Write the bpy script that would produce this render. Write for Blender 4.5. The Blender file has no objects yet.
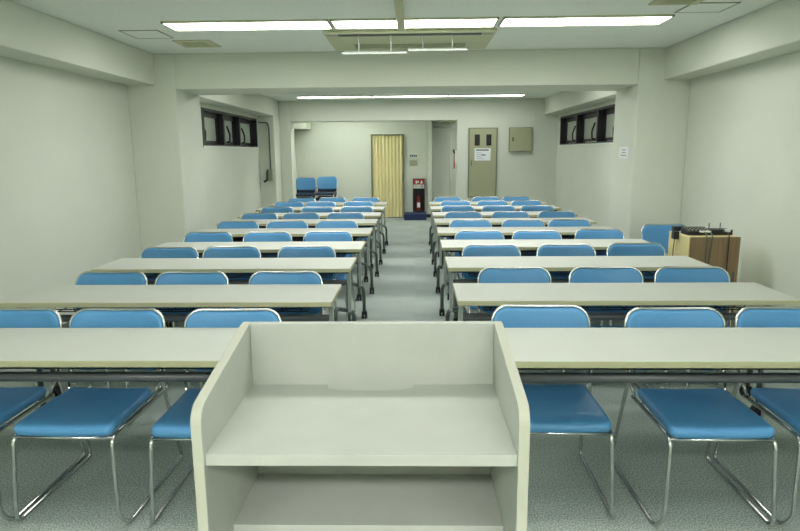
import bpy, math, random
from mathutils import Vector, Matrix
random.seed(7)
S = bpy.context.scene
COL = S.collection

# ------------------------------------------------------------ camera
H_CAM = 1.4763
pitch, yaw, roll = .1833, .0253, -.0081
fw = Vector((-math.sin(yaw)*math.cos(pitch), math.cos(yaw)*math.cos(pitch), -math.sin(pitch)))
rt = Vector((math.cos(yaw), math.sin(yaw), 0)); up = rt.cross(fw)
rt2 = rt*math.cos(roll)+up*math.sin(roll); up2 = -rt*math.sin(roll)+up*math.cos(roll)
cd = bpy.data.cameras.new('camera'); cam = bpy.data.objects.new('camera', cd); COL.objects.link(cam)
cd.sensor_width = 36; cd.lens = 609.28/800*36; cd.clip_start = .05
m = Matrix((rt2, up2, -fw)).transposed().to_4x4(); m.translation = Vector((0, 0, H_CAM)); cam.matrix_world = m
S.camera = cam
# ------------------------------------------------------------ world, exposure
w = bpy.data.worlds.new('world'); S.world = w; w.use_nodes = True
w.node_tree.nodes['Background'].inputs[0].default_value = (.02, .025, .03, 1)
w.node_tree.nodes['Background'].inputs[1].default_value = .3
S.view_settings.view_transform = 'Standard'; S.view_settings.look = 'None'
S.view_settings.gamma = 1; S.view_settings.use_curve_mapping = False
S.view_settings.exposure = 2.5
LAMP_MID = 4.0
FILL_COR = 14.0  # strength of the light added to lift the corridor
LAMP = 3.6          # emission of the ceiling troffers
LAMP_FRONT = 8.5
LAMP_DESK = 1.9
LAMP_FAR = 2.1
LAMP_ALC = 7.0

# ------------------------------------------------------------ materials
def srgb(r, g, b):
    f = lambda c: (c/255/12.92) if c/255 <= .04045 else ((c/255+.055)/1.055)**2.4
    return (f(r), f(g), f(b), 1)
def mat(name, c, rough=.6, metal=0, noise=0, nscale=40, bump=0, bscale=200, spec=.5, coat=0):
    m = bpy.data.materials.new(name); m.use_nodes = True; nt = m.node_tree; b = nt.nodes['Principled BSDF']
    b.inputs['Base Color'].default_value = srgb(*c); b.inputs['Roughness'].default_value = rough
    b.inputs['Metallic'].default_value = metal; b.inputs['Specular IOR Level'].default_value = spec
    b.inputs['Coat Weight'].default_value = coat
    tc = nt.nodes.new('ShaderNodeTexCoord')
    if noise:
        n = nt.nodes.new('ShaderNodeTexNoise'); n.inputs['Scale'].default_value = nscale; n.inputs['Detail'].default_value = 4
        nt.links.new(tc.outputs['Object'], n.inputs['Vector'])
        r = nt.nodes.new('ShaderNodeValToRGB'); k = srgb(*c)
        r.color_ramp.elements[0].position = .3; r.color_ramp.elements[1].position = .7
        r.color_ramp.elements[0].color = tuple(x*(1-noise) for x in k[:3])+(1,)
        r.color_ramp.elements[1].color = tuple(min(1, x*(1+noise)) for x in k[:3])+(1,)
        nt.links.new(n.outputs['Fac'], r.inputs['Fac']); nt.links.new(r.outputs['Color'], b.inputs['Base Color'])
    if bump:
        n2 = nt.nodes.new('ShaderNodeTexNoise'); n2.inputs['Scale'].default_value = bscale
        nt.links.new(tc.outputs['Object'], n2.inputs['Vector'])
        bp = nt.nodes.new('ShaderNodeBump'); bp.inputs['Strength'].default_value = bump; bp.inputs['Distance'].default_value = .003
        nt.links.new(n2.outputs['Fac'], bp.inputs['Height']); nt.links.new(bp.outputs['Normal'], b.inputs['Normal'])
    return m
def emit(name, c, s):
    m = bpy.data.materials.new(name); m.use_nodes = True; nt = m.node_tree; b = nt.nodes['Principled BSDF']
    b.inputs['Base Color'].default_value = (.8, .8, .8, 1)
    b.inputs['Emission Color'].default_value = c; b.inputs['Emission Strength'].default_value = s
    return m
M = {}
M['wall'] = mat('painted_plaster', (208, 214, 200), .75, noise=.025, nscale=1.3, bump=.12, bscale=260, spec=.3)
M['ceiling'] = mat('ceiling_board', (232, 238, 230), .85, noise=.05, nscale=60, bump=.25, bscale=120, spec=.2)
M['desk_top'] = mat('desk_laminate', (186, 190, 180), .55, noise=.012, nscale=9, spec=.3)
M['desk_edge'] = mat('desk_edge_band', (178, 178, 142), .5)
M['lectern'] = mat('lectern_laminate', (178, 182, 173), .5, noise=.03, nscale=14, spec=.4)
M['lectern_edge'] = mat('lectern_edge_band', (178, 180, 163), .5)
M['blue'] = mat('blue_vinyl', (80, 143, 190), .42, noise=.03, nscale=30, bump=.1, bscale=500, spec=.5)
M['navy'] = mat('blue_vinyl_shaded', (22, 40, 66), .5)  # blue vinyl darkened to paint in the shade on the stacked chairs
M['chrome'] = mat('chrome', (205, 208, 205), .16, metal=1)
M['steel_light'] = mat('light_grey_steel', (168, 176, 168), .4, metal=.3)
M['steel_dark'] = mat('grey_steel', (92, 102, 97), .42, metal=.35)
M['bar'] = mat('dark_grey_bar', (98, 102, 102), .42, metal=.2)
M['black'] = mat('black_plastic', (24, 25, 27), .45)
M['window_frame'] = mat('bronze_aluminium', (46, 44, 48), .4, metal=.3)
M['pane'] = mat('frosted_glass', (170, 180, 166), .3, noise=.05, nscale=5)
M['door'] = mat('cream_vinyl_door', (232, 224, 176), .55)
M['panel'] = mat('olive_painted_steel', (160, 164, 132), .45)
M['panel_dark'] = mat('panel_seam', (110, 114, 92), .5)
M['paper'] = mat('white_paper', (225, 232, 232), .7)
M['ink'] = mat('grey_ink', (70, 80, 95), .7)
M['red'] = mat('red_enamel', (120, 36, 32), .4)
M['redbox'] = mat('dull_red_sign', (150, 44, 38), .5)
M['darkbox'] = mat('dark_recess', (52, 48, 44), .6)
M['navy_box'] = mat('navy_carpeted_step', (26, 44, 84), .8, noise=.1, nscale=60)
M['birch'] = mat('birch_laminate', (214, 202, 146), .45)
M['walnut'] = mat('brown_board', (146, 122, 88), .5)
M['grille'] = mat('vent_cream', (190, 194, 160), .6)
M['white_plastic'] = mat('white_plastic', (215, 222, 210), .45)
M['grey_box'] = mat('grey_plastic', (150, 154, 135), .5)
M['tan'] = mat('orange_brown_plastic', (170, 95, 50), .5)
M['lamp'] = emit('fluorescent_tubes', (1, .985, .96, 1), LAMP)
M['lamp_front'] = emit('fluorescent_tubes_front', (1, .985, .96, 1), LAMP_FRONT)
M['lamp_desk'] = emit('fluorescent_tubes_desk', (1, .985, .96, 1), LAMP_DESK)
M['lamp_mid'] = emit('fluorescent_tubes_middle', (1, .985, .96, 1), LAMP_MID)
M['fill_corridor'] = emit('corridor_fill', (1, .985, .96, 1), FILL_COR)
M['lamp_far'] = emit('fluorescent_tubes_rear', (1, .985, .96, 1), LAMP_FAR)
M['lamp_alcove'] = emit('alcove_tube', (1, .99, .97, 1), LAMP_ALC)
def wood_grain(m, dark):
    nt = m.node_tree; b = nt.nodes['Principled BSDF']; tc = nt.nodes.new('ShaderNodeTexCoord'); mp = nt.nodes.new('ShaderNodeMapping')
    mp.inputs['Scale'].default_value = (26, 26, 1.6); n = nt.nodes.new('ShaderNodeTexNoise'); n.inputs['Scale'].default_value = 1.6; n.inputs['Detail'].default_value = 5
    r = nt.nodes.new('ShaderNodeValToRGB'); c = tuple(b.inputs['Base Color'].default_value)
    r.color_ramp.elements[0].position = .35; r.color_ramp.elements[1].position = .65
    r.color_ramp.elements[0].color = tuple(x*dark for x in c[:3])+(1,); r.color_ramp.elements[1].color = c
    nt.links.new(tc.outputs['Object'], mp.inputs['Vector']); nt.links.new(mp.outputs['Vector'], n.inputs['Vector'])
    nt.links.new(n.outputs['Fac'], r.inputs['Fac']); nt.links.new(r.outputs['Color'], b.inputs['Base Color'])
wood_grain(M['walnut'], .8); wood_grain(M['birch'], .9)
def carpet():
    m = bpy.data.materials.new('carpet_tiles'); m.use_nodes = True; nt = m.node_tree; b = nt.nodes['Principled BSDF']
    b.inputs['Roughness'].default_value = .95; b.inputs['Specular IOR Level'].default_value = .15
    tc = nt.nodes.new('ShaderNodeTexCoord')
    def nz(s, d=3):
        n = nt.nodes.new('ShaderNodeTexNoise'); n.inputs['Scale'].default_value = s; n.inputs['Detail'].default_value = d
        nt.links.new(tc.outputs['Object'], n.inputs['Vector']); return n
    n1 = nz(150); r = nt.nodes.new('ShaderNodeValToRGB')
    r.color_ramp.elements[0].position = .34; r.color_ramp.elements[1].position = .66
    r.color_ramp.elements[0].color = srgb(112, 125, 117); r.color_ramp.elements[1].color = srgb(186, 196, 188)
    nt.links.new(n1.outputs['Fac'], r.inputs['Fac'])
    ck = nt.nodes.new('ShaderNodeTexChecker'); ck.inputs['Scale'].default_value = 2.0
    ck.inputs['Color1'].default_value = (1, 1, 1, 1); ck.inputs['Color2'].default_value = (.93, .94, .93, 1)
    nt.links.new(tc.outputs['Object'], ck.inputs['Vector'])
    mx = nt.nodes.new('ShaderNodeMix'); mx.data_type = 'RGBA'; mx.blend_type = 'MULTIPLY'; mx.inputs[0].default_value = 1
    nt.links.new(r.outputs['Color'], mx.inputs[6]); nt.links.new(ck.outputs['Color'], mx.inputs[7])
    nt.links.new(mx.outputs[2], b.inputs['Base Color'])
    n2 = nz(350, 2); bp = nt.nodes.new('ShaderNodeBump'); bp.inputs['Strength'].default_value = .5; bp.inputs['Distance'].default_value = .004
    nt.links.new(n2.outputs['Fac'], bp.inputs['Height']); nt.links.new(bp.outputs['Normal'], b.inputs['Normal'])
    return m
M['carpet'] = carpet()

# ------------------------------------------------------------ mesh helpers
class MB:
    def __init__(s): s.v = []; s.f = []; s.mi = []; s.sm = []
    def add(s, vs, fs, mi=0, sm=False):
        o = len(s.v); s.v += [tuple(v) for v in vs]; s.f += [tuple(i+o for i in f) for f in fs]
        s.mi += [mi]*len(fs); s.sm += [sm]*len(fs); return s
    def box(s, x0, x1, y0, y1, z0, z1, mi=0):
        v = [(x, y, z) for z in (z0, z1) for x, y in ((x0, y0), (x1, y0), (x1, y1), (x0, y1))]
        f = [(3, 2, 1, 0), (4, 5, 6, 7), (0, 1, 5, 4), (1, 2, 6, 5), (2, 3, 7, 6), (3, 0, 4, 7)]
        return s.add(v, f, mi)
    def prism(s, pts, ax, a, b, mi=0, sm=False):
        # pts 2D polygon; ax = extrusion axis
        def P(p, t): return {'x': (t, p[0], p[1]), 'y': (p[0], t, p[1]), 'z': (p[0], p[1], t)}[ax]
        n = len(pts); v = [P(p, a) for p in pts]+[P(p, b) for p in pts]
        s.add(v, [tuple(range(n))[::-1], tuple(range(n, 2*n))]+[(i, (i+1) % n, n+(i+1) % n, n+i) for i in range(n)], mi, sm); return s
    def tube(s, path, r, n=10, closed=False, mi=0):
        P = [Vector(p) for p in path]; L = len(P); rings = []; prev = None
        for i in range(L):
            if closed: t = (P[(i+1) % L]-P[i-1])
            else: t = P[min(i+1, L-1)]-P[max(i-1, 0)]
            t.normalize()
            if prev is None:
                u = t.orthogonal().normalized()
            else:
                u = (prev-t*prev.dot(t)).normalized()
            prev = u; q = t.cross(u)
            rings.append([P[i]+(u*math.cos(2*math.pi*k/n)+q*math.sin(2*math.pi*k/n))*r for k in range(n)])
        v = [p for R in rings for p in R]; f = []
        for i in range(L if closed else L-1):
            a = i*n; b = ((i+1) % L)*n
            f += [(a+k, a+(k+1) % n, b+(k+1) % n, b+k) for k in range(n)]
        if not closed: f += [tuple(range(n))[::-1], tuple(range((L-1)*n, L*n))]
        return s.add(v, f, mi, True)
    def cyl(s, p0, p1, r, n=16, mi=0): return s.tube([p0, p1], r, n, mi=mi)
    def disc_wheel(s, c, r, wd, ax='x', mi=0, n=18):
        c = Vector(c); d = {'x': Vector((1, 0, 0)), 'y': Vector((0, 1, 0)), 'z': Vector((0, 0, 1))}[ax]
        prof = [(-wd/2, r*.5), (-wd/2, r*.85), (-wd*.3, r), (wd*.3, r), (wd/2, r*.85), (wd/2, r*.5)]
        u = d.orthogonal().normalized(); q = d.cross(u); v = []; f = []
        for a, rr in prof: v += [c+d*a+(u*math.cos(2*math.pi*k/n)+q*math.sin(2*math.pi*k/n))*rr for k in range(n)]
        for i in range(len(prof)-1): f += [(i*n+k, i*n+(k+1) % n, (i+1)*n+(k+1) % n, (i+1)*n+k) for k in range(n)]
        f += [tuple(range(n))[::-1], tuple(range((len(prof)-1)*n, len(prof)*n))]
        return s.add(v, f, mi, True)
    def pad(s, wd, ht, t, r, fn, mi=0, nc=7, e=.35):
        # cushion: rounded rectangle wd x ht, thickness t, edges rounded; fn maps (u, v, n) -> xyz
        def ring(ins):
            W = wd/2-ins; Hh = ht/2-ins; R = max(r-ins, .004); out = []
            for cx, cy, a0 in ((W-R, Hh-R, 0), (-(W-R), Hh-R, 90), (-(W-R), -(Hh-R), 180), (W-R, -(Hh-R), 270)):
                for k in range(nc): a = math.radians(a0+90*k/(nc-1)); out.append((cx+R*math.cos(a), cy+R*math.sin(a)))
                # extra points along the straight side
                nx = {0: (-(W-R), Hh), 90: (-W, -(Hh-R)), 180: (W-R, -Hh), 270: (W, Hh-R)}[a0]
                l = out[-1]
                for k in range(1, 6): out.append((l[0]+(nx[0]-l[0])*k/6, l[1]+(nx[1]-l[1])*k/6))
            return out
        base = ring(0); ed = t*e; rings = []
        prof = [(ed*(1-math.cos(a)), t/2-ed+ed*math.sin(a)) for a in [math.radians(x) for x in (0, 30, 60, 90)]]
        top = []
        for ins, z in prof: top.append([(x, y, z) for x, y in ring(ins)])
        inner = ring(prof[-1][0])
        for sc in (.93, .8, .6, .4, .2, .05): top.append([(x*sc, y*sc, t/2+t*.10*(1-sc)) for x, y in inner])
        bot = [[(x, y, -z) for x, y, z in R] for R in top]
        allr = bot[::-1]+top; n = len(base)
        v = [fn(*p) for R in allr for p in R]; f = []
        for i in range(len(allr)-1): f += [(i*n+k, i*n+(k+1) % n, (i+1)*n+(k+1) % n, (i+1)*n+k) for k in range(n)]
        f += [tuple(range(n))[::-1], tuple(range((len(allr)-1)*n, len(allr)*n))]
        return s.add(v, f, mi, True)
    def build(s, name, mats, parent=None, bevel=0, loc=None):
        me = bpy.data.meshes.new(name); me.from_pydata(s.v, [], s.f)
        if not isinstance(mats, (list, tuple)): mats = [mats]
        for m_ in mats: me.materials.append(m_)
        me.polygons.foreach_set('material_index', s.mi); me.polygons.foreach_set('use_smooth', s.sm); me.update()
        import bmesh
        b = bmesh.new(); b.from_mesh(me); bmesh.ops.recalc_face_normals(b, faces=b.faces)
        if bevel:
            ee = [e for e in b.edges if len(e.link_faces) == 2 and e.calc_face_angle(0) > .6]
            bmesh.ops.bevel(b, geom=ee, offset=bevel, segments=2, affect='EDGES', profile=.6)
        b.to_mesh(me); b.free()
        o = bpy.data.objects.new(name, me); COL.objects.link(o)
        if loc: o.location = loc
        if parent: o.parent = parent
        return o
def fillet(pts, r, n=6):
    P = [Vector(p) for p in pts]; out = [P[0]]
    for i in range(1, len(P)-1):
        rr = r[i] if isinstance(r, (list, tuple)) else r
        a = P[i-1]-P[i]; b = P[i+1]-P[i]; la, lb = a.length, b.length; a.normalize(); b.normalize()
        d = min(rr, la*.49, lb*.49); p0 = P[i]+a*d; p1 = P[i]+b*d
        for k in range(n+1):
            t = k/n; out.append(p0*(1-t)**2+P[i]*2*t*(1-t)+p1*t*t)
    out.append(P[-1]); return out
def tag(o, label=None, cat=None, group=None, kind=None):
    if label: o['label'] = label
    if cat: o['category'] = cat
    if group: o['group'] = group
    if kind: o['kind'] = kind
    return o
def empty(name, loc=(0, 0, 0), rz=0):
    o = bpy.data.objects.new(name, None); COL.objects.link(o); o.location = loc; o.rotation_euler = (0, 0, rz); o.empty_display_size = .1
    return o
def copy_tree(o, parent=None):
    c = o.copy(); COL.objects.link(c); c.parent = parent
    for ch in list(o.children): copy_tree(ch, c)
    return c
def struct(name, mb, mt, bevel=0, parent=None):
    o = mb.build(name, mt, parent, bevel)
    if not parent: o['kind'] = 'structure'
    return o

# ------------------------------------------------------------ the room
XL, XR = -3.0, 2.82; ZC = 2.5; YF = -3.0
PY0, PY1 = 6.52, 7.23               # pillars and cross beam
YH = 12.38; YW = 14.08              # header / partition, far wall
struct('floor', MB().box(XL-.2, 4.2, YF-.2, 16.2, -.1, 0), M['carpet'])
struct('ceiling', MB().box(XL-.2, 4.2, YF-.2, 16.2, ZC, ZC+.15), M['ceiling'])
struct('wall_front', MB().box(XL-.2, XR+.2, YF-.2, YF, 0, ZC), M['wall'])
WZ0, WZ1 = 1.595, 2.125
LW0, LW1 = 8.74, 11.79              # left window span
RW0, RW1 = 8.80, 12.14              # right window span
for nm, xa, xb, y0, y1, ye in (('wall_left', XL-.22, XL, LW0, LW1, YW+.1), ('wall_right', XR, XR+.22, RW0, RW1, YH)):
    w_ = MB()
    w_.box(xa, xb, YF, y0, 0, ZC).box(xa, xb, y1, ye, 0, ZC).box(xa, xb, y0, y1, 0, WZ0).box(xa, xb, y0, y1, WZ1+.02, ZC)
    struct(nm, w_, M['wall'])
struct('wall_left_beam', MB().box(XL, -2.70, YF, YH, 2.185, ZC), M['wall'], .012).name = 'trim_1'
struct('trim_2', MB().box(2.545, XR, YF, YH, 2.185, ZC), M['wall'], .012)
struct('trim_3', MB().box(XL, -2.485, PY0, PY1, 0, ZC), M['wall'], .012)      # left pillar
struct('trim_4', MB().box(2.285, XR, PY0, PY1, 0, ZC), M['wall'], .012)       # right pillar
struct('trim_5', MB().box(-2.485, 2.285, PY0+.01, PY1-.01, 2.145, ZC), M['wall'], .008)  # cross beam
struct('trim_6', MB().box(XL, -2.69, 11.86, YH+.2, 0, 2.185), M['wall'], .01)
struct('trim_7', MB().box(-2.69, -2.47, YH-.02, YH+.28, 0, ZC), M['wall'], .01)
struct('trim_8', MB().box(-2.47, .84, YH, YH+.28, 2.10, ZC), M['wall'], .006) # header over the opening
struct('wall_back', MB().box(.84, XR+.2, YH, YH+.25, 0, ZC), M['wall'], .006)
struct('wall_back_alcove', MB().box(XL-.2, .29, YW, YW+.12, 0, ZC), M['wall']).name = 'wall_alcove'
struct('trim_9', MB().box(.29, .38, YW-.06, YW+.14, 0, ZC), M['wall'], .006)
struct('wall_corridor', MB().box(.29, 4.2, 15.2, 15.35, 0, ZC), M['wall'])
struct('wall_corridor_side', MB().box(4.0, 4.2, YH+.25, 15.2, 0, ZC), M['wall'])
struct('trim_10', MB().box(-2.74, -2.70, YH+.28, YW, 0, ZC), M['wall'])
struct('trim_11', MB().box(-2.70, -2.34, 13.5, YW, 2.0, 2.12), M['wall'], .006)
bb = M['black']
struct('baseboard_back', MB().box(-2.70, -1.02, YW-.012, YW, 0, .06).box(-.24, .29, YW-.012, YW, 0, .06).box(.28, .39, YW-.075, YW-.06, 0, .08), bb)
struct('baseboard_left', MB().box(XL, XL+.01, YF, PY0, 0, .06).box(XL, XL+.01, PY1, 11.86, 0, .06), M['bar'])
struct('baseboard_right', MB().box(XR-.01, XR, YF, PY0, 0, .06).box(XR-.01, XR, PY1, YH, 0, .06), M['bar'])

def make_window(name, side, y0, y1, cuts):
    """awning windows with a deep dark frame; side=-1 left wall, +1 right wall"""
    root = empty(name, ((XL if side < 0 else XR), 0, 0)); root['kind'] = 'structure'
    X = lambda d: side*d            # d = depth into the wall
    def bx(mb, d0, d1, a, b, c, d): return mb.box(min(X(d0), X(d1)), max(X(d0), X(d1)), a, b, c, d)
    fr = MB(); t = .035
    bx(fr, -.006, .15, y0, y1, WZ0, WZ0+t*.6); bx(fr, -.006, .15, y0, y1, WZ1-t, WZ1)
    bx(fr, -.006, .15, y0, y0+.10, WZ0+t*.6, WZ1-t); bx(fr, -.006, .15, y1-t, y1, WZ0+t*.6, WZ1-t)
    fr.build('window_frame', M['window_frame'], root)
    bx(MB(), -.014, .14, y0-.02, y1+.02, WZ0-.02, WZ0).build('window_sill', M['white_plastic'], root)
    bx(MB(), -.014, .20, y0, y1, WZ1, WZ1+.02).build('window_head', M['wall'], root)
    edges = [y0+t]+cuts+[y1-t]
    for c in cuts:
        bx(MB(), -.002, .15, c-.03, c+.03, WZ0+t*.6, WZ1-t).build('mullion', M['window_frame'], root)
    for i in range(len(edges)-1):
        a = edges[i]+(.03 if i else 0); b = edges[i+1]-(.03 if i < len(edges)-2 else 0)
        s_ = MB(); q = .045
        bx(s_, .09, .14, a, b, WZ0+t, WZ0+t+q); bx(s_, .09, .14, a, b, WZ1-t-q*1.6, WZ1-t)
        bx(s_, .09, .14, a, a+.09, WZ0+t, WZ1-t); bx(s_, .09, .14, b-q, b, WZ0+t, WZ1-t)
        sash = s_.build('sash', M['window_frame'], root)
        bx(MB(), .115, .125, a+q, b-q, WZ0+t+q, WZ1-t-q*1.6).build('pane', M['pane'], sash)
        yy = a+.40 if a > y0+.2 else a+.22
        h = MB().tube(fillet([(X(.10), yy, WZ0+.07), (X(.05), yy, WZ0+.08), (X(.05), yy+.02, WZ0+.20), (X(.10), yy+.04, WZ0+.33)], .02), .014, 8)
        h.build('handle', M['black'], sash)
    return root
make_window('window_1', -1, LW0, LW1, [9.76, 10.64])
make_window('window_2', 1, RW0, RW1, [9.72, 10.95])

# accordion door in the alcove
dr = empty('door_1', (-.615, YW, 0)); dr['kind'] = 'structure'
n = 9; wd = .71; d = MB(); pts = []
for i in range(2*n+1): pts.append((-wd/2+wd*i/(2*n), -.075 if i % 2 else -.02))
poly = pts+[(wd/2, -.004), (-wd/2, -.004)]
d.prism(poly, 'z', .012, 1.86); d.build('folding_panel', M['door'], dr)
MB().box(-wd/2-.02, wd/2+.02, -.085, 0, 1.86, 1.885).build('head_rail', M['panel_dark'], dr)
MB().box(-wd/2-.02, -wd/2, -.08, 0, 0, 1.86).box(wd/2, wd/2+.018, -.08, 0, 0, 1.86).build('jamb', M['panel_dark'], dr)
MB().box(wd/2-.035, wd/2-.015, -.10, -.05, .82, 1.02).build('handle', M['grey_box'], dr, .004)

# ------------------------------------------------------------ ceiling things
def troffer(x0, x1, y0, y1, lm, label, z=ZC):
    r = empty('ceiling_light', ((x0+x1)/2, (y0+y1)/2, z)); a = (x1-x0)/2; b = (y1-y0)/2
    tag(r, label, 'ceiling light', 'fluorescent strips across the ceiling')
    f = MB(); t = .012
    f.box(-a, a, -b, -b+t, -.016, 0).box(-a, a, b-t, b, -.016, 0).box(-a, -a+t, -b, b, -.016, 0).box(a-t, a, -b, b, -.016, 0)
    f.build('frame', M['grille'], r)
    MB().box(-a+t, a-t, -b+t, b-t, -.010, -.001).build('diffuser', lm, r)
    return r
FX = [(-1.985, -.672), (-.655, .655), (.69, 1.995)]
for (x0, x1), wh in zip(FX, ('left', 'middle', 'right')):
    troffer(x0, x1, 4.985, 5.30, M['lamp'], '%s lit fluorescent panel of the wide strip above the desks' % wh)
FX2 = [(-2.165, -.79), (-.775, .61), (.625, 2.01)]
for (x0, x1), wh in zip(FX2, ('left', 'middle', 'right')):
    troffer(x0, x1, 11.44, 11.70, M['lamp_far'], '%s lit tube of the thin far strip beyond the cross beam' % wh)
for (x0, x1), wh in zip(FX, ('left', 'middle', 'right')):
    troffer(x0, x1, -1.45, -1.13, M['lamp_front'], '%s lit fluorescent panel behind the lectern, out of the picture' % wh)
for (x0, x1), wh in zip(FX, ('left', 'middle', 'right')):
    troffer(x0, x1, 1.93, 2.24, M['lamp_desk'], '%s lit fluorescent panel above the front desk, out of the picture' % wh)
    troffer(x0, x1, 8.3, 8.6, M['lamp_mid'], '%s lit fluorescent panel hidden behind the cross beam' % wh)
troffer(1.6, 2.9, 13.6, 13.75, M['fill_corridor'], 'added unseen tube brightening the corridor behind the right back wall')  # unseen light, added because the corridor came out too dark
troffer(-2.1, -.8, 13.0, 13.12, M['lamp_alcove'], 'lit tube in the alcove hidden behind the header', 2.42)

ac = empty('air_conditioner', (-.04, 5.85, ZC)); tag(ac, 'ceiling cassette air conditioner with a long dark slot, behind the fluorescent strip', 'air conditioner')
A, B = .735, .44
MB().box(-A, A, -B, B, -.03, 0).build('panel', M['grille'], ac, .008)
MB().box(-A+.12, A-.12, -B+.045, -B+.125, -.034, -.028).build('outlet_slot', M['black'], ac)
MB().box(-A+.03, -A+.115, -B+.05, -B+.12, -.033, -.028).build('corner_cover', M['grey_box'], ac)
MB().box(A-.115, A-.03, -B+.05, -B+.12, -.033, -.028).build('corner_cover', M['grey_box'], ac)
g = MB(); 
for i in range(7): g.box(-.52, .52, .10+.03*i, .118+.03*i, -.036, -.028)
g.build('intake_grille', M['panel'], ac)
for x0, x1, wh in ((-.617, -.064, 'left'), (-.055, .452, 'right')):
    r = empty('air_deflector', ((x0+x1)/2, 5.50, 2.342 if wh == 'left' else 2.362)); h_ = (x1-x0)/2; tag(r, '%s white blade hanging on rods below the ceiling air conditioner' % wh, 'air deflector')
    MB().prism([(-.06, -.035), (.055, .0), (.06, .006), (-.062, -.026)], 'x', -h_, h_).build('blade', M['steel_light'], r)
    for sx in (-.5, .5):
        MB().cyl((sx*h_, 0, -.02), (sx*h_, 0.0, .116 if wh == 'right' else .135), .004, 8).build('hanging_rod', M['steel_light'], r)
t_ = MB().box(-.135, -.075, 1.0, 5.26, ZC-.045, ZC).build('cable_raceway', M['grille'], None, .004)
tag(t_, 'long cream cable duct running along the ceiling to the light strip', 'cable duct')
def hatch(x, y, a, b, label):
    r = empty('ceiling_hatch', (x, y, ZC)); tag(r, label, 'ceiling hatch')
    MB().box(-a, a, -b, -b+.012, -.006, 0).box(-a, a, b-.012, b, -.006, 0).box(-a, -a+.012, -b, b, -.006, 0).box(a-.012, a, -b, b, -.006, 0).build('frame', M['grey_box'], r)
    MB().box(-a+.012, a-.012, -b+.012, b-.012, -.004, 0).build('lid', M['ceiling'], r); return r
hatch(-2.31, 5.49, .165, .18, 'square framed ceiling hatch near the left end of the fluorescent strip')
hatch(2.13, 4.76, .17, .15, 'square framed ceiling hatch near the right wall beam')
def vent(x, y, a, b, label):
    r = empty('ceiling_vent', (x, y, ZC)); tag(r, label, 'air vent')
    MB().box(-a, a, -b, b, -.012, 0).build('frame', M['grille'], r, .004)
    g = MB().box(-a*.62, a*.62, -b*.62, b*.62, -.016, -.011)
    g.build('grille', M['panel'], r)
    s_ = MB()
    for i in range(5): s_.box(-a*.58, a*.58, -b*.55+b*.24*i, -b*.55+b*.24*i+.012, -.022, -.015)
    s_.build('slats', M['grille'], r); return r
vent(-2.035, 5.95, .175, .17, 'small cream ceiling vent behind the left end of the light strip')
vent(1.83, 4.50, .17, .13, 'cream ceiling vent cut by the top edge of the picture')

# ------------------------------------------------------------ wall things
e = empty('electrical_panel', (1.35, YH, 1.255)); tag(e, 'tall olive steel panel with two dark windows on the right back wall', 'electrical panel')
MB().box(-.285, .285, -.04, 0, -.67, .69).build('panel_frame', M['panel_dark'], e, .004)
MB().box(-.265, .265, -.048, -.038, -.655, .675).build('panel_door', M['panel'], e, .003)
for sx in (-.115, .115): MB().box(sx-.05, sx+.05, -.056, -.047, .345, .56).build('meter_window', M['black'], e, .003)
MB().box(-.235, -.215, -.062, -.046, -.06, .06).build('latch', M['panel_dark'], e, .003)
p = empty('paper_notice', (1.345, YH-.05, 1.425)); tag(p, 'white printed notice taped on the olive electrical panel', 'notice')
MB().box(-.16, .16, -.003, 0, -.12, .12).build('sheet', M['paper'], p)
k = MB().box(-.13, .12, -.0045, -.003, .075, .10)
for i in range(4): k.box(-.12, -.02+.05*(i % 2), -.0045, -.003, .03-.035*i, .036-.035*i); 
k.box(-.02, .06, -.0045, -.003, -.02, .0)
k.build('printing', M['ink'], p)
b_ = empty('wall_box', (2.09, YH, 1.71)); tag(b_, 'square olive steel box with black latch on the back wall', 'wall box')
MB().box(-.225, .225, -.06, 0, -.235, .235).build('housing', M['panel_dark'], b_, .004)
MB().box(-.215, .215, -.068, -.058, -.225, .225).build('cover', M['panel'], b_, .003)
MB().box(-.165, -.145, -.08, -.066, -.035, .045).build('latch', M['black'], b_, .003)
# intercom on the partition end, with pipe
q = empty('wall_telephone', (.84, 12.46, 1.35)); tag(q, 'dark wall handset with orange-brown lower part on the partition edge', 'telephone')
MB().box(-.035, 0, -.04, .04, -.10, .16).build('cradle', M['white_plastic'], q, .005)
MB().tube(fillet([(-.035, 0, .10), (-.06, 0, .14), (-.05, 0, .18)], .02), .018, 10).build('earpiece', M['black'], q)
MB().tube([(-.045, 0, -.20), (-.045, 0, -.06)], .014, 10).build('lower_handle', M['tan'], q)
MB().tube(fillet([(-.045, 0, .1), (-.05, 0, 0), (-.045, 0, -.06)], .03), .008, 8).build('cord', M['tan'], q)
c_ = MB().tube([(.86, 14.9, 0), (.86, 14.9, 2.35)], .018, 10).build('wall_pipe', M['white_plastic']); tag(c_, 'thin vertical pale pipe in the dim corridor behind the partition', 'pipe')
c_ = MB().tube([(.45, 14.6, 2.06), (1.6, 14.6, 2.06)], .018, 10).build('ceiling_pipe', M['white_plastic']); tag(c_, 'thin horizontal pale pipe high in the corridor behind the partition', 'pipe')
c_ = MB().box(.42, .95, 14.5, 15.1, 2.16, 2.4).build('corridor_duct', M['panel']); tag(c_, 'dim boxed duct under the corridor ceiling behind the header', 'duct')
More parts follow.
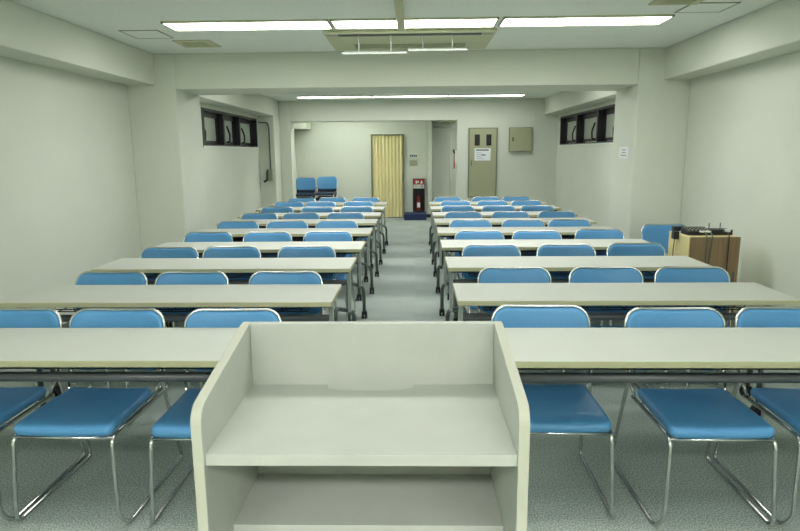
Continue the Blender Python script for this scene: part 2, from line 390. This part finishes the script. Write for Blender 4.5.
# left: conduit and handset
XS = -2.80
q = empty('wall_intercom', (XS+.0, 11.86, 1.06)); tag(q, 'grey wall intercom with black handset below the conduit, left wall', 'intercom')
MB().box(-.05, .055, -.06, 0, -.10, .12).build('housing', M['grey_box'], q, .008)
MB().tube(fillet([(-.03, -.06, .10), (-.035, -.10, .06), (-.04, -.10, -.08), (-.10, -.10, -.12)], .03), .018, 10).build('handset', M['black'], q)
cpath = fillet([(XL+.03, 11.80, 2.07), (XL+.05, 11.83, 2.06), (XS-.0, 11.835, 2.06), (XS+.02, 11.835, 1.95), (XS+.02, 11.835, 1.18)], [0, .04, .09, .03, 0])
c_ = MB().tube(cpath, .013, 8).build('wall_conduit', M['steel_dark']); tag(c_, 'thin grey conduit bending from the left window down to the intercom', 'conduit')
# sign and switch right of the folding door, paper on right pillar
s_ = empty('wall_sign', (-.04, YW, 1.415)); tag(s_, 'small white label with dark lettering above the switch plate', 'sign')
MB().box(-.11, .11, -.008, 0, -.05, .06).build('plate', M['white_plastic'], s_)
k = MB(); 
for i in range(4): k.box(-.07+.042*i, -.038+.042*i, -.0095, -.008, -.035, .008)
k.build('lettering', M['ink'], s_)
s_ = empty('switch_plate', (-.03, YW, 1.235)); tag(s_, 'grey square switch plate between the label and extinguisher box', 'switch')
MB().box(-.085, .085, -.018, 0, -.06, .065).build('plate', M['grey_box'], s_, .004)
MB().box(-.05, .0, -.024, -.016, -.025, .03).build('rocker', M['panel'], s_, .003)
MB().box(.02, .07, -.024, -.016, -.025, .03).build('rocker', M['panel'], s_, .003)
s_ = empty('paper_sign', (2.285, 6.83, 1.46)); tag(s_, 'small pale paper sign on the aisle side of the right pillar', 'sign')
MB().box(-.003, 0, -.15, .15, -.07, .06).build('sheet', M['paper'], s_)
k = MB()
for zz, a in ((.02, .05), (-.01, .06), (-.04, .09)): k.box(-.0045, -.003, -a, a, zz, zz+.012)
k.build('printing', M['grey_box'], s_)

# fire extinguisher box on the navy step
st = empty('floor_step', (.02, 13.74, 0)); tag(st, 'low navy carpeted step below the fire extinguisher box', 'step')
MB().box(-.26, .235, -.30, .27, 0, .13).build('tread', M['navy_box'], st, .01)
x = empty('extinguisher_box', (.088, YW-.012, .14)); tag(x, 'narrow fire extinguisher box with a red and white sign on top', 'extinguisher box')
f = MB().box(-.135, -.12, -.16, 0, 0, .75).box(.12, .135, -.16, 0, 0, .75).box(-.12, .12, -.015, 0, 0, .75).box(-.12, .12, -.16, -.015, 0, .02).box(-.12, .12, -.16, -.015, .735, .75)
f.build('housing', M['darkbox'], x)
MB().box(-.12, .12, -.165, -.15, .62, .735).build('red_sign', M['redbox'], x)['label'] = 'red sign with white pictogram'
MB().box(-.12, .12, -.165, -.15, .535, .62).build('white_sign', M['white_plastic'], x)['label'] = 'white strip with dark characters'
pg = MB().box(-.07, -.04, -.167, -.165, .64, .71).box(-.03, .0, -.167, -.165, .66, .70).prism([(.03, .645), (.09, .645), (.075, .69), (.06, .715), (.045, .68)], 'y', -.167, -.165)
pg.build('pictogram', M['white_plastic'], x)
def text(body, size, mt, loc, rot, parent, name='lettering', ext=.001):
    cu = bpy.data.curves.new(name, 'FONT'); cu.body = body; cu.size = size; cu.extrude = ext; cu.align_x = 'CENTER'; cu.align_y = 'CENTER'
    tmp = bpy.data.objects.new(name, cu); COL.objects.link(tmp)
    bpy.context.view_layer.update()
    me = bpy.data.meshes.new_from_object(tmp.evaluated_get(bpy.context.evaluated_depsgraph_get()))
    bpy.data.objects.remove(tmp); me.materials.clear(); me.materials.append(mt)
    o = bpy.data.objects.new(name, me); COL.objects.link(o); o.location = loc; o.rotation_euler = rot; o.parent = parent
    return o
text('消火器', .072, M['ink'], (0, -.1665, .577), (math.pi/2, 0, 0), x)
x = empty('fire_extinguisher', (.085, YW-.09, .16)); tag(x, 'red fire extinguisher standing inside the dark wall box', 'fire extinguisher')
prof = [(.0, .0), (.052, .0), (.055, .02), (.055, .26), (.045, .31), (.02, .335), (.018, .36)]
v = []; f = []; n = 20
for r_, z_ in prof[1:]: v += [(r_*math.cos(2*math.pi*k/n), r_*math.sin(2*math.pi*k/n), z_) for k in range(n)]
for i in range(len(prof)-2): f += [(i*n+k, i*n+(k+1) % n, (i+1)*n+(k+1) % n, (i+1)*n+k) for k in range(n)]
f += [tuple(range(n))[::-1], tuple(range((len(prof)-2)*n, (len(prof)-1)*n))]
MB().add(v, f, 0, True).build('cylinder_body', M['red'], x)
MB().box(-.012, .012, -.05, .02, .36, .375).box(-.01, .01, -.055, .02, .385, .40).build('lever', M['black'], x, .002)
MB().tube(fillet([(0, 0, .365), (.07, -.01, .36), (.068, -.02, .1)], .04), .009, 8).build('hose', M['black'], x)
MB().prism([(-.035, .08), (.035, .08), (.035, .19), (-.035, .19)], 'y', -.058, -.05).build('body_label', M['paper'], x)

# ------------------------------------------------------------ desks
def make_desk():
    """origin on the floor at the centre of the lecturer-side edge; depth runs +y"""
    r = empty('folding_desk'); W = .9
    t = MB().box(-W, W, 0, .45, .672, .70, 0)
    o = t.build('tabletop', [M['desk_top'], M['desk_edge']], r, .004)
    for pl in o.data.polygons:
        if abs(pl.normal.z) < .9: pl.material_index = 1
    MB().tube([(-W+.05, .21, .555), (W-.05, .21, .555)], .021, 14).build('crossbar', M['bar'], r)
    MB().box(-W+.07, W-.07, .15, .19, .635, .672).box(-W+.07, W-.07, .34, .37, .64, .672).build('top_rail', M['black'], r)
    sh = MB()
    for i in range(5): sh.tube([(-W+.16, .19+.05*i, .60), (W-.16, .19+.05*i, .60)], .0035, 6)
    for i in range(14): xx = -W+.2+(2*W-.4)*i/13; sh.tube(fillet([(xx, .17, .665), (xx, .18, .597), (xx, .41, .597), (xx, .41, .665)], .02, 3), .003, 6)
    sh.build('wire_shelf', M['black'], r)
    for s in (-1, 1):
        xe = lambda d: s*(W-d)
        MB().box(xe(.035)-.012, xe(.035)+.012, .205, .25, .335, .66).build('post', M['steel_light'], r, .004)
        MB().box(xe(.055)-.03, xe(.055)+.03, .10, .38, .645, .672).build('hinge_bracket', M['black'], r, .004)
        p_ = fillet([(xe(.125), .085, .075), (xe(.125), .085, .40), (xe(.018), .36, .30), (xe(.018), .395, .075)], [0, .07, .07, 0])
        ff = MB().tube(p_, .016, 10).build('foot_frame', M['steel_dark'], r)
        for dx, yy in ((.125, .085), (.018, .395)):
            cx = xe(dx); c = MB()
            c.disc_wheel((cx-.014, yy+.012, .032), .032, .02); c.disc_wheel((cx+.014, yy+.012, .032), .032, .02)
            c.box(cx-.022, cx+.022, yy-.018, yy+.024, .040, .070); c.cyl((cx, yy, .055), (cx, yy, .085), .009, 10)
            c.build('caster', M['black'], ff)
    return r
ROWY = {'L': [2.205, 3.13, 4.08, 4.935, 5.915, 6.81, 7.62, 8.52, 9.35], 'R': [2.20, 3.15, 4.10, 5.01, 5.94, 6.82, 7.615, 8.51, 9.31]}
CX = {'L': -.4427-.9, 'R': .2253+.9}
ORD = ['front', 'second', 'third', 'fourth', 'fifth', 'sixth', 'seventh', 'eighth', 'ninth and rearmost']
proto = make_desk(); first = True
for side, wh in (('L', 'left'), ('R', 'right')):
    for i, y in enumerate(ROWY[side]):
        o = proto if first else copy_tree(proto); first = False
        o.location = (CX[side], y, 0)
        tag(o, 'pale long desk on casters, %s row from the lectern, %s of the aisle' % (ORD[i], wh), 'desk', 'long desks in two blocks')

# ------------------------------------------------------------ chairs
def make_chair():
    """origin on the floor; faces -y"""
    r = empty('stacking_chair')
    def seatmap(u, v, n_):     # u across, v depth (front = -)
        z = .410+n_+.006*(u/.2)**2
        y = v-.030
        fr = max(0, (-v-.12)/.10); z -= .014*fr*fr
        bk = max(0, (v-.14)/.08); z += .010*bk*bk
        return (u*(1+.02*(-v/.22)), y, z)
    MB().pad(.398, .405, .040, .032, seatmap, e=.45).build('seat', M['blue'], r)
    def backmap(u, v, n_):     # v up, n toward -y (front)
        t = (v+.13)/.26
        return (u, .243+.050*t-n_-.026*(u/.21)**2+.012, .625+v-(.005*max(0, 1-(u/.15)**2)*(v > .1)))
    MB().pad(.436, .27, .026, .065, lambda u, v, n_: backmap(u, v, -n_), e=.45).build('backrest', M['blue'], r)
    # chrome hoop round the backrest, down to the seat
    W = .2225; hoop = []
    for u, v in [(-W, -.10)]+[(-W+.07-.07*math.cos(math.radians(a)), .071+.07*math.sin(math.radians(a))) for a in range(0, 91, 15)]+[(-W*.5, .141), (0, .141), (W*.5, .141)]+[(W-.07+.07*math.sin(math.radians(a)), .071+.07*math.cos(math.radians(a))) for a in range(0, 91, 15)]+[(W, -.10)]:
        hoop.append(backmap(u, v, -.007))
    lo = lambda s: [(s*.216, .205, .475), (s*.206, .185, .430), (s*.198, .165, .395)]
    MB().tube(lo(-1)[::-1]+hoop+lo(1), .0072, 10).build('back_hoop', M['chrome'], r)
    for s in (-1, 1):
        p_ = fillet([(s*.198, .19, .386), (s*.198, -.226, .386), (s*.210, -.250, .060), (s*.230, -.215, .008), (s*.230, .335, .008), (s*.208, .225, .46), (s*.214, .222, .52)], [0, .045, .05, .05, .03, .03, 0], 7)
        lg = MB().tube(p_, .0085, 10).build('side_frame', M['chrome'], r)
    MB().tube([(-.198, -.218, .379), (.198, -.218, .379)], .007, 8).build('front_rail', M['chrome'], r)
    MB().tube([(-.198, .12, .384), (.198, .12, .384)], .007, 8).build('rear_rail', M['chrome'], r)
    return r
# centre of each chair (x) and the depth of its backrest top, aisle block by aisle block, from the wall side/left to right
CH = {
 ('L', 0): [(-1.9, 2.74), (-1.405, 2.73), (-0.847, 2.72)], ('R', 0): [(0.582, 2.78), (1.191, 2.73), (1.697, 2.74)],
 ('L', 1): [(-1.884, 3.64), (-1.373, 3.63), (-0.799, 3.63)], ('R', 1): [(0.618, 3.74), (1.181, 3.74), (1.706, 3.73)],
 ('L', 2): [(-1.912, 4.63), (-1.425, 4.65), (-0.849, 4.66)], ('R', 2): [(0.589, 4.69), (1.172, 4.69), (1.729, 4.74)],
 ('L', 3): [(-1.911, 5.54), (-1.359, 5.53), (-0.797, 5.55)], ('R', 3): [(0.585, 5.55), (1.114, 5.53), (1.698, 5.62)],
 ('L', 4): [(-1.9, 6.45), (-1.373, 6.45), (-0.837, 6.45)], ('R', 4): [(0.595, 6.47), (1.143, 6.46), (1.632, 6.45)],
 ('L', 5): [(-1.888, 7.34), (-1.382, 7.34), (-0.842, 7.35)], ('R', 5): [(0.58, 7.37), (1.149, 7.37), (1.707, 7.38)],
 ('L', 6): [(-1.856, 8.17), (-1.312, 8.15), (-0.786, 8.17)], ('R', 6): [(0.578, 8.21), (1.117, 8.18), (1.627, 8.17)],
 ('L', 7): [(-1.869, 9.05), (-1.401, 9.05), (-0.839, 9.05)], ('R', 7): [(0.602, 9.04), (1.14, 9.03), (1.646, 9.05)],
 ('L', 8): [(-1.827, 9.85), (-1.344, 9.9), (-0.791, 9.9)], ('R', 8): [(0.525, 9.86), (1.143, 9.86), (1.623, 9.86)],
}
BT = .30                                   # backrest top lies this far behind the chair's origin
chair = make_chair(); first = True
BT = .30                                   # backrest top lies this far behind the chair's origin
for (side, i), L in CH.items():
    for j, (x_, y_) in enumerate(L):
        o = chair if first else copy_tree(chair); first = False
        o.location = (x_*(y_-.03)/y_, y_-BT, 0); o.rotation_euler = (0, 0, math.radians(random.uniform(-1.2, 1.2)))
        pos = j if side == 'R' else 2-j
        ps = ('nearest the aisle', 'in the middle', 'nearest the wall')[pos]
        rowname = 'rearmost' if i == 8 else ORD[i]
        tag(o, 'blue padded chair %s at the %s desk %s of the aisle' % (ps, rowname, ('left' if side == 'L' else 'right')), 'chair', 'blue chairs pushed in at the desks')
o = copy_tree(chair); o.location = (2.43, 5.68, 0); o.rotation_euler = (0, 0, 0)
tag(o, 'blue padded chair standing alone between the right pillar and brown cabinet', 'chair', 'blue chairs')
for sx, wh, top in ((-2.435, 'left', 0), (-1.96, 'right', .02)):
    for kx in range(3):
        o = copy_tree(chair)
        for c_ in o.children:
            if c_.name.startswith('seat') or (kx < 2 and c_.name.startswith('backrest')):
                c_.material_slots[0].link = 'OBJECT'; c_.material_slots[0].material = M['navy']  # shade within the stack put into the colour of seats and lower backs
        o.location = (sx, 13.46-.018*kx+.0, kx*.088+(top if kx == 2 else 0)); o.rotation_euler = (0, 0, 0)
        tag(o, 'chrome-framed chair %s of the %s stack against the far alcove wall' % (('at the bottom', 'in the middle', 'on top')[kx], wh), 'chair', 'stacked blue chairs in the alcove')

# ------------------------------------------------------------ lectern
L_ = empty('lectern', (-.10, 1.19, 0), .004); tag(L_, 'white laminate lectern with open shelves facing the viewer, in the aisle front', 'lectern')
def side_poly():
    pts = [(-.190, 0), (.175, 0), (.175, 1.092), (.150, 1.092)]
    a = Vector((-.160, 1.039)); c = Vector((-.189, 1.033)); b = Vector((-.190, .998))
    for k in range(9): t = k/8; q = a*(1-t)**2+c*2*t*(1-t)+b*t*t; pts.append((q.x, q.y))
    return pts
for s in (-1, 1):
    o = MB().prism(side_poly(), 'x', min(s*.30, s*.28), max(s*.30, s*.28)).build('side_panel', [M['lectern'], M['lectern_edge']], L_, .0025)
    for pl in o.data.polygons:
        if abs(pl.normal.x) < .5: pl.material_index = 1
MB().box(-.28, .28, .155, .175, 0, 1.092).build('back_panel', M['lectern'], L_, .002)
# the shelf has a cable notch in its rear edge
notch = [(.095, .155)]+[(-.005+.10*math.copysign(abs(math.cos(math.radians(a)))**.5, math.cos(math.radians(a))), .155-.036*abs(math.sin(math.radians(a)))**.6) for a in range(10, 171, 10)]+[(-.105, .155)]
MB().prism([(-.28, -.182), (.28, -.182), (.28, .155)]+notch+[(-.28, .155)], 'z', .923, .945).build('upper_shelf', M['lectern'], L_, .001)
MB().box(-.28, .28, -.050, .155, .696, .718).build('lower_shelf', M['lectern'], L_, .0015)
MB().box(-.28, .28, -.035, .155, .38, .402).build('bottom_shelf', M['lectern'], L_, .0015)
MB().box(-.28, .28, -.150, .155, .05, .072).box(-.28, .28, -.15, -.132, 0, .05).build('plinth', M['lectern'], L_, .0015)

# ------------------------------------------------------------ equipment cabinet and what stands on it
cb = empty('equipment_cabinet', (2.372, 4.845, 0)); tag(cb, 'small birch-sided cabinet with a brown front beside the right wall', 'cabinet')
MB().box(-.195, .20, 0, .40, .03, .80).build('carcass', M['birch'], cb, .012)
MB().box(-.195, .20, -.016, .0, .03, .80).build('door', M['walnut'], cb, .006)
MB().box(-.19, .195, .01, .38, 0, .03).build('plinth', M['black'], cb)
MB().box(.155, .170, -.022, -.010, .42, .52).build('handle', M['steel_dark'], cb, .003)
mx = empty('audio_mixer', (2.35, 4.93, .80)); tag(mx, 'black audio mixer with knobs on the small cabinet', 'audio mixer')
MB().prism([(0, 0), (.14, 0), (.14, .055), (0, .030)], 'x', -.15, .04).build('body', M['black'], mx, .004)
for i in range(6):
    for j in range(3):
        z0 = .031+.179*(.025+.04*j); MB().cyl((-.135+.03*i, .025+.04*j, z0), (-.135+.03*i, .025+.04*j, z0+.011), .007, 8).build('knob', M['grey_box'], mx)
rc = empty('wireless_receiver', (2.475, 4.94, .80)); tag(rc, 'flat black receiver with two upright antennas right of the mixer', 'receiver')
MB().box(-.085, .085, 0, .13, 0, .042).build('body', M['black'], rc, .003)
for xx in (-.17+.11, .03): MB().cyl((xx, .10, .04), (xx, .10, .088), .0035, 8).build('antenna', M['black'], rc)
MB().box(.02, .065, -.004, .02, .025, .048).build('front_label', M['paper'], rc)
for i, (xx, ln, lb) in enumerate(((2.30, .50, 'white-plugged grey cable hanging left down the cabinet front'), (2.345, .46, 'grey cable slanting from the mixer down the cabinet front'), (2.475, .55, 'black cable hanging down the right side of the cabinet front'))):
    r = empty('audio_cable', (xx, 4.835, .80)); tag(r, lb, 'cable')
    xo = (.01, -.035, 0)[i]
    MB().tube(fillet([(0, .09, .03), (0, .02, .035), (0, -.016, .008), (xo*.5, -.018, -ln*.5), (xo, -.018, -ln)], .03), .004, 8).build('wire', M['black'] if i == 2 else M['steel_dark'], r)
    if i < 2: MB().cyl((-.004, .10, .032), (0, .03, .038), .008, 8).build('plug', M['white_plastic'], r)
wc = empty('power_adapter', (2.163, 5.06, .785)); tag(wc, 'black power adapter hung on the left top corner of the cabinet', 'power adapter')
MB().box(-.03, .012, -.03, .03, -.03, .035).build('body', M['black'], wc, .005)
MB().tube(fillet([(-.012, 0, -.03), (-.015, .01, -.12), (.004, .04, -.22), (.006, .05, -.45)], .04), .003, 6).build('cord', M['black'], wc)
ba = empty('desk_camera', (2.23, 5.19, .80)); tag(ba, 'small black device on the rear left corner of the cabinet top', 'device')
MB().box(-.045, .04, -.03, .03, 0, .045).build('body', M['black'], ba, .006)
MB().tube([(.02, -.03, .02), (.02, -.045, .02)], .014, 12).build('lens', M['black'], ba)
tr = MB().box(2.205, 2.27, 4.97, 5.16, .80, .806).build('paper_slip', M['paper']); tag(tr, 'white paper slip on the left of the cabinet top', 'paper')
